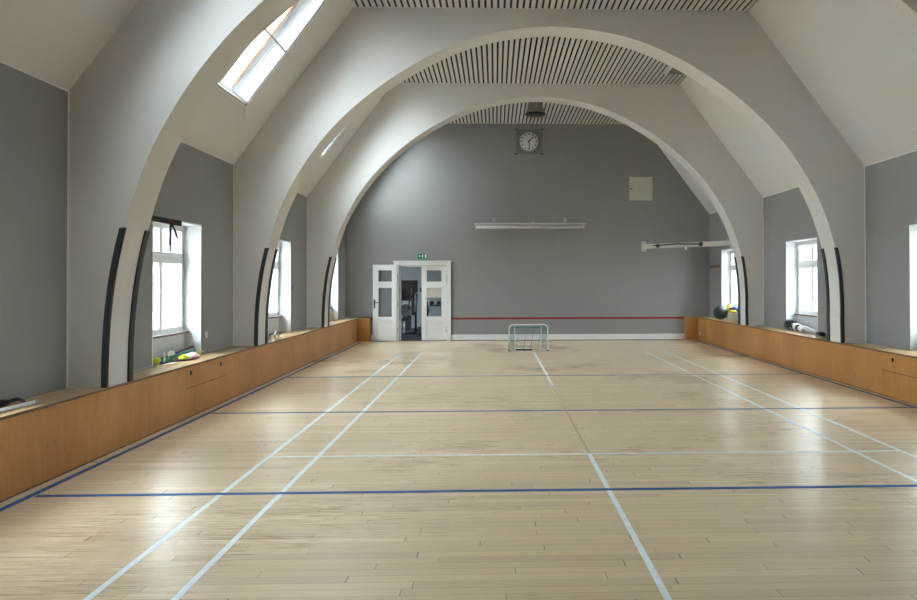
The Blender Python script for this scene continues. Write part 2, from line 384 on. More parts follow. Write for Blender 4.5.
def outer_point(x, z):
    """point on the outer profile (wall, slope, flat ceiling) matching an intrados point"""
    sg = -1 if x < XC else 1; XW = WL if sg < 0 else WR
    cz0 = 2.2; dx, dz = x-XC, z-cz0
    if z <= 2.6: return (XW, min(max(z, 0.643), WALL_H))
    best = None
    d = Vector((dx, dz)).normalized(); o = Vector((XC, cz0))
    segs_ = [((XW, 0.6), (XW, WALL_H)), ((XW, WALL_H), (XW-sg*1.86, 5.975)), ((XW-sg*1.86, 5.975), (XC, 5.975))]
    for (ax, az), (bx_, bz) in segs_:
        ex, ez = bx_-ax, bz-az; den = d.x*ez-d.y*ex
        if abs(den) < 1e-9: continue
        tt = ((ax-o.x)*ez-(az-o.y)*ex)/den; uu = ((ax-o.x)*d.y-(az-o.y)*d.x)/den
        if tt > 0 and -1e-6 <= uu <= 1+1e-6: best = (o.x+d.x*tt, o.y+d.y*tt)
    return best
def make_arch(y):
    bm = bmesh.new(); R = []
    corner = [(WL, WALL_H), (WL+1.86, 5.975), (WR-1.86, 5.975), (WR, WALL_H)]
    O_ = [outer_point(*p) for p in INTR]
    for c in corner:      # snap nearest outer point to each corner of the section
        i_ = min(range(len(O_)), key=lambda q: (O_[q][0]-c[0])**2+(O_[q][1]-c[1])**2); O_[i_] = c
    A0 = [bm.verts.new((x, y, z)) for x, z in INTR]; A1 = [bm.verts.new((x, y+ARCH_T, z)) for x, z in INTR]
    B0 = [bm.verts.new((x, y, z)) for x, z in O_]; B1 = [bm.verts.new((x, y+ARCH_T, z)) for x, z in O_]
    n = len(INTR)
    for i in range(n-1):
        bm.faces.new((A0[i], A0[i+1], B0[i+1], B0[i])); bm.faces.new((A1[i+1], A1[i], B1[i], B1[i+1]))
        bm.faces.new((A0[i+1], A0[i], A1[i], A1[i+1])); bm.faces.new((B0[i], B0[i+1], B1[i+1], B1[i]))
    for i in (0, n-1): bm.faces.new((A0[i], B0[i], B1[i], A1[i]))
    return bm
for i, y in enumerate(ARCH_Y):
    struct('wall_arch_%d' % (i+1), make_arch(y), M['white'], (XC, y, 0.643))

# foam corner guards on the arch feet
FOOT = [p for p in HALF if p[1] <= 2.18]
_n = HALF[len(FOOT)]; _l = FOOT[-1]; _t = (2.163-_l[1])/(_n[1]-_l[1]); FOOT.append((_l[0]+(_n[0]-_l[0])*_t, 2.163))
def guard(side, yc, dirn, label):
    """yc: y of the arch corner; dirn -1 = front corner (faces camera), +1 = back corner"""
    sg = -1 if side == 'left' else 1
    bm = bmesh.new(); rings = []
    T, Wd, Ws = (0.012, 0.044, 0.016) if dirn < 0 else (0.018, 0.04, 0.068)
    # profile around the corner in (into-room offset a, y offset b): a>0 goes into room from soffit
    prof = [(-Wd, 0), (-Wd, T), (0.004, T), (T*0.8, T*0.6), (T, 0), (T, -Ws), (0, -Ws), (0, 0)]
    pts = [(FOOT[0][0], BENCH_H+0.001)]+FOOT[1:]
    for x, z in pts:
        x = x if sg < 0 else wide(x, z)
        rings.append([bm.verts.new((XC+sg*(x-a), yc+dirn*b, z)) for a, b in prof])
    n = len(prof)
    for r0, r1 in zip(rings, rings[1:]):
        for k in range(n):
            f = bm.faces.new((r0[k], r0[(k+1) % n], r1[(k+1) % n], r1[k])); f.smooth = False
    bm.faces.new(rings[0]); bm.faces.new(list(reversed(rings[-1])))
    o = obj('corner_guard', bm, M['guard'], None, (XC+sg*FOOT[0][0], yc, BENCH_H))
    tag(o, label, 'corner guard', 'foam corner guards on the arch feet')
names = {1: 'nearest left arch foot', 2: 'middle left arch foot', 3: 'farthest left arch foot'}
namesR = {2: 'nearer right arch foot', 3: 'farther right arch foot'}
for i in (1, 2, 3):
    y = ARCH_Y[i]
    guard('left', y, -1, 'dark foam strip on front edge of the '+names[i])
    guard('left', y+ARCH_T, 1, 'dark foam strip on back edge of the '+names[i])
    if i > 1:
        guard('right', y, -1, 'dark foam strip on front edge of the '+namesR[i])
        guard('right', y+ARCH_T, 1, 'dark foam strip on back edge of the '+namesR[i])

# ------------------------------------------------------------------ windows
def sash(bm, X, sg, d0, d1, y0, y1, z0, z1, fr=0.045, bars=()):
    xa, xb = X+sg*d0, X+sg*d1
    bx(bm, xa, xb, y0, y0+fr, z0, z1); bx(bm, xa, xb, y1-fr, y1, z0, z1)
    bx(bm, xa, xb, y0+fr, y1-fr, z0, z0+fr); bx(bm, xa, xb, y0+fr, y1-fr, z1-fr, z1)
    for z in bars: bx(bm, xa+sg*0.006, xb-sg*0.006, y0+fr, y1-fr, z-0.011, z+0.011)
def make_window(idx, X, sg, y0, y1):
    root = struct('window_%d' % idx, loc=(X+sg*0.25, (y0+y1)/2, WZ0))
    ym = (y0+y1)/2; zt = 1.965
    for part, d0, sub in (('inner', 0.235, ()), ('outer', 0.40, (1.28, 1.61))):
        bm = bmesh.new(); d1 = d0+0.055; e = 0.002; fw_ = 0.04
        zb = WZ0+0.005
        bx(bm, X+sg*d0, X+sg*d1, y0+e, y0+fw_, zb, WZ1-e); bx(bm, X+sg*d0, X+sg*d1, y1-fw_, y1-e, zb, WZ1-e)
        bx(bm, X+sg*d0, X+sg*d1, y0+fw_, y1-fw_, WZ1-fw_, WZ1-e); bx(bm, X+sg*d0, X+sg*d1, y0+fw_, y1-fw_, zb, zb+0.035)
        bx(bm, X+sg*d0, X+sg*d1, y0+fw_, y1-fw_, zt-0.03, zt+0.03)
        obj('window_frame', bm, M['trim'], root, bevel=0.004)
        for a, b in ((y0+fw_, ym), (ym, y1-fw_)):
            for z0, z1, bars in ((zb+0.035, zt-0.03, sub), (zt+0.03, WZ1-fw_, ())):
                bm = bmesh.new(); sash(bm, X, sg, d0-0.012, d0+0.03, a+0.002, b-0.002, z0+0.002, z1-0.002, 0.042, bars)
                s = obj('sash', bm, M['trim'], root, bevel=0.003)
                obj('pane', box(X+sg*(d0+0.008), X+sg*(d0+0.012), a+0.035, b-0.035, z0+0.035, z1-0.035), M['glass'], s)
        if part == 'inner':
            bm = bmesh.new()
            bx(bm, X+sg*(d0-0.022), X+sg*(d0-0.012), ym-0.014, ym+0.014, 1.02, 1.90)
            obj('espagnolette', bm, M['trim'], root)
            bm = bmesh.new(); bx(bm, X+sg*(d0-0.05), X+sg*(d0-0.022), ym-0.008, ym+0.008, 1.40, 1.50)
            obj('window_handle', bm, M['alu'], root)
            bm = bmesh.new()
            for yy in (y0+0.038, y1-0.038):
                for z in (1.12, 1.78, 2.08, 2.28): tube(bm, [(X+sg*(d0-0.014), yy, z-0.035), (X+sg*(d0-0.014), yy, z+0.035)], 0.008, 6)
            obj('hinges', bm, M['trim'], root)
    sl_ = obj('window_sill', box(X+sg*0.165, X+sg*0.245, y0+0.003, y1-0.003, WZ0-0.018, WZ0+0.004), M['trim'], root)
    obj('sill_edge', box(X+sg*0.155, X+sg*0.165, y0+0.003, y1-0.003, WZ0-0.020, WZ0+0.004), M['brown'], root)
k = 0
for a, b in WIN:
    k += 1; make_window(k, WL, -1, a, b)
for a, b in WIN_R:
    k += 1; make_window(k, WR, 1, a, b)

# ------------------------------------------------------------------ skylights in the left slope
def SP(y, s, n=0):   # point on left slope, n>0 = into the room
    return Vector((WL, 0, WALL_H)) + sd*s - sn_l*n + Vector((0, y, 0))
def sbox(bm, y0, y1, s0, s1, n0, n1, mi=0):
    v = [bm.verts.new(SP(y, s, n)) for y, s, n in ((y0, s0, n0), (y1, s0, n0), (y1, s1, n0), (y0, s1, n0), (y0, s0, n1), (y1, s0, n1), (y1, s1, n1), (y0, s1, n1))]
    for q in ((3, 2, 1, 0), (4, 5, 6, 7), (0, 1, 5, 4), (1, 2, 6, 5), (2, 3, 7, 6), (3, 0, 4, 7)):
        bm.faces.new([v[i] for i in q]).material_index = mi
    return bm
for j, (a, b) in enumerate(SKYL):
    k += 1
    root = struct('window_%d' % k, loc=tuple(SP((a+b)/2, (SK0+SK1)/2)))
    sm = 1.81; g = 0.003
    bm = bmesh.new(); e = 0.036
    sbox(bm, a+g, a+e, SK0+g, SK1-g, -0.03, 0.006); sbox(bm, b-e, b-g, SK0+g, SK1-g, -0.03, 0.006)
    sbox(bm, a+e, b-e, SK0+g, SK0+e, -0.03, 0.006); sbox(bm, a+e, b-e, SK1-e, SK1-g, -0.03, 0.006)
    obj('skylight_frame', bm, M['trim'], root, bevel=0.003)
    bm = bmesh.new(); q_ = e+0.022
    sbox(bm, a+e, a+q_, SK0+e, SK1-e, -0.028, -0.002); sbox(bm, b-q_, b-e, SK0+e, SK1-e, -0.028, -0.002)
    obj('gasket', bm, M['gasket'], root)
    obj('cross_bar', sbox(bmesh.new(), a+e, b-e, sm-0.014, sm+0.014, -0.02, 0.008), M['alu'], root)
    for s0, s1 in ((SK0+e, sm-0.014), (sm+0.014, SK1-e)):
        obj('pane', sbox(bmesh.new(), a+e, b-e, s0, s1, -0.010, -0.006), M['glass'], root)
    # boarded lining of the shaft
    bm = bmesh.new()
    nb = 6
    for q in range(nb):
        n0 = -0.035-q*0.043; sbox(bm, b-0.022, b-g, SK0+g, SK1-g, n0-0.040, n0)
        sbox(bm, a+g, a+0.022, SK0+g, SK1-g, n0-0.040, n0)
    obj('shaft_boards', bm, M['reveal'], root)
    # outer wooden sash
    bm = bmesh.new(); o0, o1 = -0.335, -0.295; ya, yb = a+0.10, b-0.165; r_ = 0.05
    sbox(bm, a+g, ya+r_, SK0+g, SK1-g, o0, o1); sbox(bm, yb, b-g, SK0+g, SK1-g, o0, o1)
    sbox(bm, ya+r_, yb, SK0+g, SK0+0.07, o0, o1); sbox(bm, ya+r_, yb, SK1-0.07, SK1-g, o0, o1)
    obj('outer_frame', bm, M['trim'], root)
    bm = bmesh.new(); sbox(bm, yb-0.06, yb, SK0+0.07, SK1-0.07, o0+0.002, o1+0.06)
    obj('outer_sash', bm, M['orange'], root)
    obj('outer_pane', sbox(bmesh.new(), ya+r_, yb-0.06, SK0+0.07, SK1-0.07, -0.318, -0.314), M['glass'], root)
    # slim sill strip below, with catch and hanging blind cord
    bm = bmesh.new(); sbox(bm, a-0.02, b+0.01, SK0-0.05, SK0-0.035, 0.0, 0.012)
    obj('lower_strip', bm, M['trim'], root)
    bm = bmesh.new(); sbox(bm, b-0.09, b-0.05, SK0-0.035, SK0+0.01, 0.006, 0.03)
    obj('catch', bm, M['alu'], root)
    p = SP(b-0.06, SK0-0.02, 0.02)
    if j == 1: obj('pull_cord', tube(bmesh.new(), [p, p+Vector((0, 0, -0.7))], 0.0012, 5), M['whiteplastic'], root)

# ------------------------------------------------------------------ floor markings (parts of the floor)
def line(name, x0, x1, y0, y1, m, z=0.0015): return obj(name, box(x0, x1, y0, y1, 0.0001, z), M[m], fl)
NY = 8.16
for x in (-3.03, -2.57, 2.57, 3.03): line('white_court_line', x-0.02, x+0.02, NY-6.70, NY+6.70, 'whiteline', 0.0012)
for y0, y1 in ((NY-6.70, NY-1.98), (NY+1.98, NY+6.70)): line('white_centre_line', -0.02, 0.02, y0, y1, 'whiteline', 0.0012)
for y in (NY-6.68, NY-5.92, NY-2.0, NY+2.0, NY+5.92, NY+6.68):
    th = 0.018 if abs(abs(y-NY)-2.0) < .1 else 0.013
    line('white_cross_line', -3.01, 3.01, y-th, y+th, 'whiteline' if y < NY else 'palewhite', 0.0010)
line('faded_centre_line', -0.015, 0.015, NY-1.98, NY+1.98, 'oldline', 0.0008)
for y in (5.11, 8.21, 11.20): line('blue_court_line', -4.45, 4.50, y-0.025, y+0.025, 'blue', 0.0018)
line('blue_side_line', -4.52, -4.465, YB, 17.35, 'blue', 0.0020); line('blue_side_line', 4.515, 4.565, YB, 17.35, 'blue', 0.0020)

# ------------------------------------------------------------------ plywood benches
def bench(side):
    sg = -1 if side == 'left' else 1
    XW = WL if sg < 0 else WR
    xf = XC+sg*4.63          # front panel plane
    seams = [YB+0.003, 2.18, 4.62, 7.06, 9.50, 11.94, 14.38, 16.82, 17.48]
    FY = (7.86, 9.02) if sg < 0 else (7.86, 9.12)
    lab = ('long plywood bench box under the left windows, with two-hole flap' if sg < 0 else 'long plywood bench box under the right windows, carrying the large black ball')
    root = thing('storage_bench', lab, 'bench', (XC+sg*4.8, 8.0, 0), 'plywood bench boxes along the side walls')
    g = 0.0015
    for a, b in zip(seams, seams[1:]):
        bm = bmesh.new()
        if a < FY[0] < b:
            # panel with an opening for the flap
            y0, y1 = FY
            bm.free(); bm = holed_slab((xf, 0, 0), (0, 1, 0), (0, 0, 1), (sg, 0, 0), a+g, b-g, 0.014, 0.620, 0.018, [(y0, y1, 0.356, 0.620)], 0, 0)
            # the flap: notch at the top handled by the hole reaching the top edge
            obj('front_panel', bm, M['ply'], root)
            fb = holed_slab((xf, 0, 0), (0, 1, 0), (0, 0, 1), (sg, 0, 0), y0+0.004, y1-0.004, 0.364, 0.618, 0.018,
                            [(8.0-0.028, 8.0+0.028, 0.506, 0.560), (8.86-0.028, 8.86+0.028, 0.506, 0.560)], 0, 0)
            fp = obj('flap', fb, M['ply'], root)
            for yh in (8.0, 8.86): obj('finger_hole_shade', box(xf+sg*0.003, xf+sg*0.017, yh-0.027, yh+0.027, 0.507, 0.559), M['dark'], fp)  # dark block in each hole stands in for the shade inside
            obj('flap_gap_shade', box(xf+sg*0.002, xf+sg*0.017, y0+0.001, y1-0.001, 0.3565, 0.3635), M['dark'], root)  # dark strip laid in the cut line, in place of its shade
        else:
            bx(bm, xf, xf+sg*0.018, a+g, b-g, 0.014, 0.620); obj('front_panel', bm, M['ply'], root)
    obj('plinth', box(xf-sg*0.004, xf+sg*0.02, YB, 17.48, 0.001, 0.013), M['plyedge'], root)
    # top board with tongues running into the window niches
    bm = bmesh.new(); bx(bm, xf-sg*0.008, XW-sg*0.002, YB+0.002, YE-0.003, 0.622, BENCH_H)
    obj('bench_top', bm, M['plytop'], root)
    obj('top_edge', box(xf-sg*0.012, xf-sg*0.0085, YB+0.002, 17.48, 0.618, BENCH_H-0.002), M['plyedge'], root)
    for a, b in (WIN if sg < 0 else WIN_R):
        obj('niche_board', box(XW-sg*0.0, XW+sg*0.216, a+0.003, b-0.003, 0.622, BENCH_H), M['plytop'], bpy.data.objects['wall_'+side])
    # projecting end box at the far wall
    xe = XC+sg*(4.63-0.33)
    bm = bmesh.new(); bx(bm, xe, xf+sg*0.018, 17.485, 17.503, 0.02, 0.622); bx(bm, xe, xe+sg*0.018, 17.503, YE-0.025, 0.02, 0.622)
    obj('end_panel', bm, M['ply'], root)
    obj('end_top', box(xe-sg*0.006, xf-sg*0.008, 17.478, YE-0.003, 0.622, BENCH_H), M['plytop'], root)
    return root
bL = bench('left'); bR = bench('right')
o = obj('socket', box(4.641, 4.650, 17.26, 17.36, 0.16, 0.25), M['whiteplastic'], None, (4.65, 17.16, 0.20), bevel=0.004)
tag(o, 'small white socket plate low on the far end of the right plywood bench', 'socket')

# ------------------------------------------------------------------ double door
dr = struct('door_1', loc=((DX0+DX1)/2, YE, 0))
bm = bmesh.new(); ya, yb = YE-0.045, YE
bx(bm, -3.655, -3.515, ya, yb, 0, 2.185); bx(bm, -2.205, -2.10, ya, yb, 0, 2.185); bx(bm, -3.515, -2.205, ya, yb, 2.06, 2.185)
bx(bm, -3.675, -2.08, ya-0.02, yb, 2.165, 2.195)
obj('door_casing', bm, M['trim'], dr, bevel=0.008)
bm = bmesh.new(); bx(bm, -3.515, -3.49, YE+0.002, YE+0.26, 0.0, 2.06); bx(bm, -2.222, -2.205, YE+0.002, YE+0.26, 0.0, 2.06); bx(bm, -3.49, -2.222, YE+0.002, YE+0.26, 2.035, 2.06)
obj('door_lining', bm, M['trim'], dr)
obj('threshold', box(-3.49, -2.222, YE-0.01, YE+0.27, 0.0005, 0.012), M['brown'], dr)
def leaf(nm, x0, x1, y0, y1, stl, strr):
    """panelled door leaf with two glazed openings; x0 is left in view"""
    z0, z1 = 0.020, 2.035 if nm == 'closed' else 2.085
    u0, u1, l0, l1, p0, p1 = 1.61, 1.945, 0.655, 1.465, 0.10, 0.545
    bm = holed_slab((0, y0, 0), (1, 0, 0), (0, 0, 1), (0, 1, 0), x0, x1, z0, z1, y1-y0,
                    [(x0+stl, x1-strr, u0, u1), (x0+stl, x1-strr, l0, l1), (x0+stl, x1-strr, p0, p1)], 0, 0)
    L = obj('door_leaf', bm, M['trim'], dr, bevel=0.004)
    ym = (y0+y1)/2
    obj('lower_panel', box(x0+stl, x1-strr, y1-0.010, y1-0.002, p0, p1), M['trim'], L)
    bm = bmesh.new()
    for a, b in ((u0, u1), (l0, l1)):
        for s in (y0+0.004,):
            t = 0.014
            s = y0+0.007; bx(bm, x0+stl, x0+stl+t, s, ym, a, b); bx(bm, x1-strr-t, x1-strr, s, ym, a, b); bx(bm, x0+stl+t, x1-strr-t, s, ym, a, a+t); bx(bm, x0+stl+t, x1-strr-t, s, ym, b-t, b)
    obj('moulding', bm, M['trim'], L)
    obj('pane', box(x0+stl, x1-strr, ym-0.002, ym+0.002, u0, u1), M['glass'], L)
    obj('pane', box(x0+stl, x1-strr, ym-0.002, ym+0.002, l0, l1), M['glass'], L)
    return L
L1 = leaf('open', -4.21, -3.56, YE-0.105, YE-0.065, 0.135, 0.125)
bm = bmesh.new(); bx(bm, -4.185, -4.145, YE-0.113, YE-0.105, 0.90, 1.14)
tube(bm, [(-4.165, YE-0.113, 1.06), (-4.165, YE-0.155, 1.06), (-4.055, YE-0.158, 1.06)], 0.010, 8)
h = obj('door_handle', bm, M['black'], L1); h['label'] = 'black lever handle on a long plate'
bm = bmesh.new()
for z in (0.3, 1.0, 1.75): tube(bm, [(-3.553, YE-0.075, z-0.06), (-3.553, YE-0.075, z+0.06)], 0.011, 8)
obj('hinge', bm, M['alu'], L1)
L2 = leaf('closed', -2.905, -2.226, YE+0.01, YE+0.05, 0.125, 0.125)
bm = bmesh.new()
for z in (0.32, 1.72): tube(bm, [(-2.222, YE+0.002, z-0.09), (-2.222, YE+0.002, z+0.09)], 0.010, 8)
obj('hinge', bm, M['alu'], L2)
o = obj('notice_paper', box(-2.775, -2.36, YE+0.034, YE+0.036, 1.185, 1.455), M['paper'], None, (-2.57, YE+0.035, 1.185))
tag(o, 'cream paper sheet behind the upper glass of the closed white door leaf', 'notice')

# ------------------------------------------------------------------ fitness room beyond the door
GX0, GX1, GY1, GH = -6.2, -0.6, 22.6, 3.0
struct('floor_gym', box(GX0, GX1, YE+0.28, GY1, -0.12, -0.001), M['gymfloor'])
struct('wall_gym_back', box(GX0, GX1, GY1, GY1+0.2, -0.1, GH), M['gymwall'])
struct('wall_gym_left', holed_slab((GX0, 0, 0), (0, 1, 0), (0, 0, 1), (-1, 0, 0), YE+0.28, GY1, -0.1, GH, 0.2, [(19.75, 20.2, 1.3, 2.1)]), [M['gymwall'], M['reveal']])  # opening for the added, unseen window
struct('wall_gym_right', box(GX1, GX1+0.2, YE+0.28, GY1, -0.1, GH), M['gymwall'])
struct('ceiling_gym', box(GX0-0.2, GX1+0.2, YE+0.28, GY1+0.2, GH, GH+0.2), M['white'])
added_window = struct('window_%d' % (k+1), loc=(GX0-0.1, 19.8, 0.9)); bm = bmesh.new()  # unseen window, added to bring daylight into the fitness room
sash(bm, GX0, -1, 0.08, 0.12, 19.76, 20.19, 1.31, 2.09, 0.05, (1.7,)); obj('window_frame', bm, M['trim'], added_window)
obj('pane', box(GX0-0.10, GX0-0.105, 19.81, 20.14, 1.36, 2.04), M['glass'], added_window)
# multi-station tower
t = thing('weight_machine', 'black cable weight machine standing behind the open doorway', 'gym machine', (-3.62, 20.3, 0))
bm = bmesh.new()
for x in (-3.92, -3.38): tube(bm, [(x, 20.3, 0.02), (x, 20.3, 1.62)], 0.032, 8)
tube(bm, [(-3.98, 20.3, 1.60), (-3.32, 20.3, 1.60)], 0.035, 8); tube(bm, [(-3.92, 19.75, 0.035), (-3.92, 20.8, 0.035)], 0.035, 8); tube(bm, [(-3.38, 19.75, 0.035), (-3.38, 20.8, 0.035)], 0.035, 8)
tube(bm, [(-3.92, 19.8, 0.035), (-3.38, 19.8, 0.035)], 0.03, 8)
obj('frame', bm, M['black'], t)
obj('shroud', box(-3.85, -3.33, 20.22, 20.42, 1.02, 1.66), M['black'], t, bevel=0.01)
bm = bmesh.new()
for x in (-3.74, -3.56): tube(bm, [(x, 20.26, 0.08), (x, 20.26, 1.0)], 0.010, 8)
obj('guide_rods', bm, M['steel'], t)
bm = bmesh.new()
for q in range(9): bx(bm, -3.79, -3.51, 20.20, 20.32, 0.10+q*0.05, 0.143+q*0.05)
obj('weight_stack', bm, M['black'], t, bevel=0.004)
bm = lathe(bmesh.new(), [(0.0, -0.012), (0.17, -0.012), (0.19, -0.02), (0.20, 0), (0.19, 0.02), (0.17, 0.012), (0, 0.012)], (-3.66, 20.08, 0.72), 28, (0, 1, 0))
obj('cam_wheel', bm, M['rubber'], t)
bm = tube(bmesh.new(), [(-3.88, 19.95, 1.12), (-3.88, 19.70, 1.18), (-3.84, 19.55, 1.05), (-3.82, 19.5, 0.75)], 0.022, 8)
obj('press_arm', bm, M['black'], t)
obj('press_arm', tube(bmesh.new(), [(-3.44, 19.95, 1.12), (-3.44, 19.70, 1.18), (-3.48, 19.55, 1.05), (-3.50, 19.5, 0.75)], 0.022, 8), M['black'], t)
obj('back_pad', box(-3.47, -3.34, 19.88, 19.95, 0.58, 1.42), M['black'], t, bevel=0.02)
obj('side_shroud', box(-3.95, -3.87, 20.0, 20.2, 0.08, 1.45), M['black'], t, bevel=0.01)
obj('seat', box(-3.80, -3.52, 19.62, 19.98, 0.42, 0.49), M['black'], t, bevel=0.02)
obj('seat_post', tube(bmesh.new(), [(-3.66, 19.8, 0.03), (-3.66, 19.8, 0.42)], 0.03, 8), M['alu'], t)
# elliptical / bike seen next to it
t = thing('exercise_bike', 'black and silver exercise bike right of the weight machine, in the doorway', 'exercise bike', (-3.25, 19.6, 0))
bm = bmesh.new(); tube(bm, [(-3.42, 19.25, 0.03), (-3.08, 19.25, 0.03)], 0.028, 8); tube(bm, [(-3.42, 20.1, 0.03), (-3.08, 20.1, 0.03)], 0.028, 8)
tube(bm, [(-3.25, 19.25, 0.05), (-3.25, 20.1, 0.05)], 0.03, 8); tube(bm, [(-3.25, 20.0, 0.05), (-3.25, 19.95, 0.85)], 0.03, 8)
tube(bm, [(-3.25, 19.45, 0.05), (-3.25, 19.38, 1.15)], 0.03, 8)
obj('frame', bm, M['black'], t)
bm = lathe(bmesh.new(), [(0, -0.03), (0.21, -0.03), (0.24, -0.02), (0.24, 0.02), (0.21, 0.03), (0, 0.03)], (-3.25, 19.50, 0.36), 28, (1, 0, 0))
obj('flywheel', bm, M['black'], t)
bm = tube(bmesh.new(), [(-3.46, 19.20, 1.16), (-3.43, 19.34, 1.28), (-3.34, 19.40, 1.32), (-3.16, 19.40, 1.32), (-3.07, 19.34, 1.28), (-3.04, 19.20, 1.16)], 0.018, 8)
tube(bm, [(-3.44, 19.24, 1.18), (-3.46, 19.22, 0.72)], 0.02, 8); tube(bm, [(-3.06, 19.24, 1.18), (-3.04, 19.22, 0.72)], 0.02, 8)
obj('handlebar', bm, M['alu'], t)
obj('console', box(-3.33, -3.17, 19.36, 19.40, 1.30, 1.44), M['black'], t, bevel=0.01)
bm = sphere(bmesh.new(), (-3.25, 19.95, 0.89), 0.12, 16, (1, 1.2, 0.35)); obj('saddle', bm, M['black'], t)
bm = bmesh.new(); bx(bm, -3.40, -3.30, 19.50, 19.66, 0.22, 0.25); bx(bm, -3.20, -3.10, 19.40, 19.56, 0.46, 0.49); tube(bm, [(-3.35, 19.58, 0.24), (-3.28, 19.50, 0.36), (-3.22, 19.50, 0.36), (-3.15, 19.48, 0.47)], 0.012, 6)
obj('pedals', bm, M['black'], t)
_bk = t; _bk.location.x += 0.19; WLOC[_bk.name] = _bk.location.copy()
# rack seen through the closed leaf
t = thing('dumbbell_rack', 'dark rack with weights seen through the glass of the closed door leaf', 'weight rack', (-2.75, 20.6, 0))
bm = bmesh.new()
for x in (-3.05, -2.35): tube(bm, [(x, 20.45, 0), (x, 20.75, 0.95)], 0.03, 8)
for z, y in ((0.35, 20.56), (0.85, 20.72)): bx(bm, -3.05, -2.35, y-0.1, y+0.1, z-0.02, z+0.02)
obj('frame', bm, M['black'], t)
for z, y in ((0.37, 20.56), (0.87, 20.72)):
    for x in (-2.92, -2.70, -2.48):
        bm = tube(bmesh.new(), [(x, y-0.12, z+0.06), (x, y+0.12, z+0.06)], 0.016, 8)
        bm2 = bm
        for s in (-1, 1): lathe(bm2, [(0, 0), (0.055, 0), (0.06, 0.012), (0.06, 0.05), (0.055, 0.062), (0, 0.062)], (x, y+s*0.09-0.031, z+0.062), 14, (0, 1, 0))
        o = obj('dumbbell', bm2, M['steel'] if x > -2.6 else M['rubber'], None, (x, y, z))
        tag(o, '%s dumbbell on the %s shelf of the dark rack, %s' % ('steel' if x > -2.6 else 'black', 'lower' if z < .5 else 'upper', {-2.92: 'left end', -2.70: 'middle', -2.48: 'right end'}[x]), 'dumbbell', 'dumbbells on the dark rack')
t = thing('spot_lamp', 'black ceiling spotlight cluster in the fitness room, top of the doorway', 'ceiling lamp', (-3.62, 20.6, GH))
bm = bmesh.new(); tube(bm, [(-3.95, 20.6, GH-0.04), (-3.35, 20.6, GH-0.04)], 0.02, 6); obj('track', bm, M['black'], t)
for x in (-3.9, -3.68, -3.45):
    bm = tube(bmesh.new(), [(x, 20.6, GH-0.04), (x, 20.58, GH-0.14), (x-0.03, 20.5, GH-0.26)], [0.012, 0.04, 0.055], 10); obj('spot_head', bm, M['black'], t)

# ------------------------------------------------------------------ things on the end wall
t = thing('exit_sign', 'green emergency exit sign above the white double door', 'exit sign', (-2.87, YE, 2.30))
_ex = t
obj('housing', box(-3.045, -2.695, YE-0.035, YE, 2.215, 2.425), M['exitwhite'], t, bevel=0.008)
obj('face', box(-3.038, -2.702, YE-0.038, YE-0.0345, 2.222, 2.418), M['exitgreen'], t)
yy0, yy1 = YE-0.041, YE-0.0375
bm = bmesh.new(); bx(bm, -2.80, -2.745, yy0, yy1, 2.26, 2.385); obj('doorway_symbol', bm, M['exitwhite'], t)
bm = bmesh.new()
def poly2(bm, pts, y0, y1):
    a = [bm.verts.new((x, y0, z)) for x, z in pts]; b = [bm.verts.new((x, y1, z)) for x, z in pts]; n = len(pts)
    bm.faces.new(a); bm.faces.new(list(reversed(b)))
    for i in range(n): bm.faces.new((a[i], a[(i+1) % n], b[(i+1) % n], b[i]))
lathe(bm, [(0, 0), (0.014, 0), (0.014, 0.0035), (0, 0.0035)], (-2.868, yy0, 2.375), 12, (0, 1, 0))
poly2(bm, [(-2.890, 2.352), (-2.862, 2.357), (-2.850, 2.345), (-2.868, 2.300), (-2.890, 2.302)], yy0, yy1)
poly2(bm, [(-2.852, 2.352), (-2.830, 2.330), (-2.836, 2.322), (-2.858, 2.340)], yy0, yy1)
poly2(bm, [(-2.888, 2.350), (-2.915, 2.335), (-2.912, 2.325), (-2.886, 2.337)], yy0, yy1)
poly2(bm, [(-2.868, 2.303), (-2.846, 2.285), (-2.850, 2.255), (-2.860, 2.255), (-2.860, 2.280), (-2.880, 2.300)], yy0, yy1)
poly2(bm, [(-2.888, 2.303), (-2.900, 2.280), (-2.925, 2.268), (-2.921, 2.259), (-2.892, 2.270), (-2.876, 2.300)], yy0, yy1)
obj('running_figure', bm, M['exitwhite'], t)
bm = bmesh.new(); poly2(bm, [(-2.935, 2.375), (-2.935, 2.355), (-2.965, 2.355), (-2.965, 2.365-0.045), (-3.0+0.0, 2.365-0.045), (-2.975, 2.285), (-2.95, 2.320), (-2.95, 2.32)][:7], yy0, yy1) if False else None
poly2(bm, [(-3.005, 2.325), (-2.965, 2.365), (-2.965, 2.340), (-2.935, 2.340), (-2.935, 2.310), (-2.965, 2.310), (-2.965, 2.285)], yy0, yy1)
obj('arrow_symbol', bm, M['exitwhite'], t)

for c_o in _ex.children:      # real size of the sign
    for v in c_o.data.vertices: v.co.x *= 0.84; v.co.z *= 0.78
t = thing('wall_clock', 'round white wall clock on a square grey plate high on the end wall', 'clock', (0.045, YE, 5.465))
obj('mounting_plate', box(-0.31, 0.41, YE-0.012, YE, 5.13, 5.81), M['plate'], t, bevel=0.004)
for x in (-0.31, 0.41):
    for z in (5.13, 5.81): obj('bracket', box(x-0.035, x+0.035, YE-0.018, YE, z-0.014, z+0.014), M['rubber'], t)
cx, cz = 0.045, 5.465
obj('case', lathe(bmesh.new(), [(0, 0), (0.285, 0), (0.29, 0.01), (0.285, 0.055), (0.262, 0.06), (0.258, 0.045), (0, 0.045)], (cx, YE-0.012, cz), 48, (0, -1, 0)), M['plate'], t)
obj('dial', lathe(bmesh.new(), [(0, 0), (0.259, 0), (0.259, 0.004), (0, 0.004)], (cx, YE-0.057, cz), 48, (0, -1, 0)), M['clockface'], t)
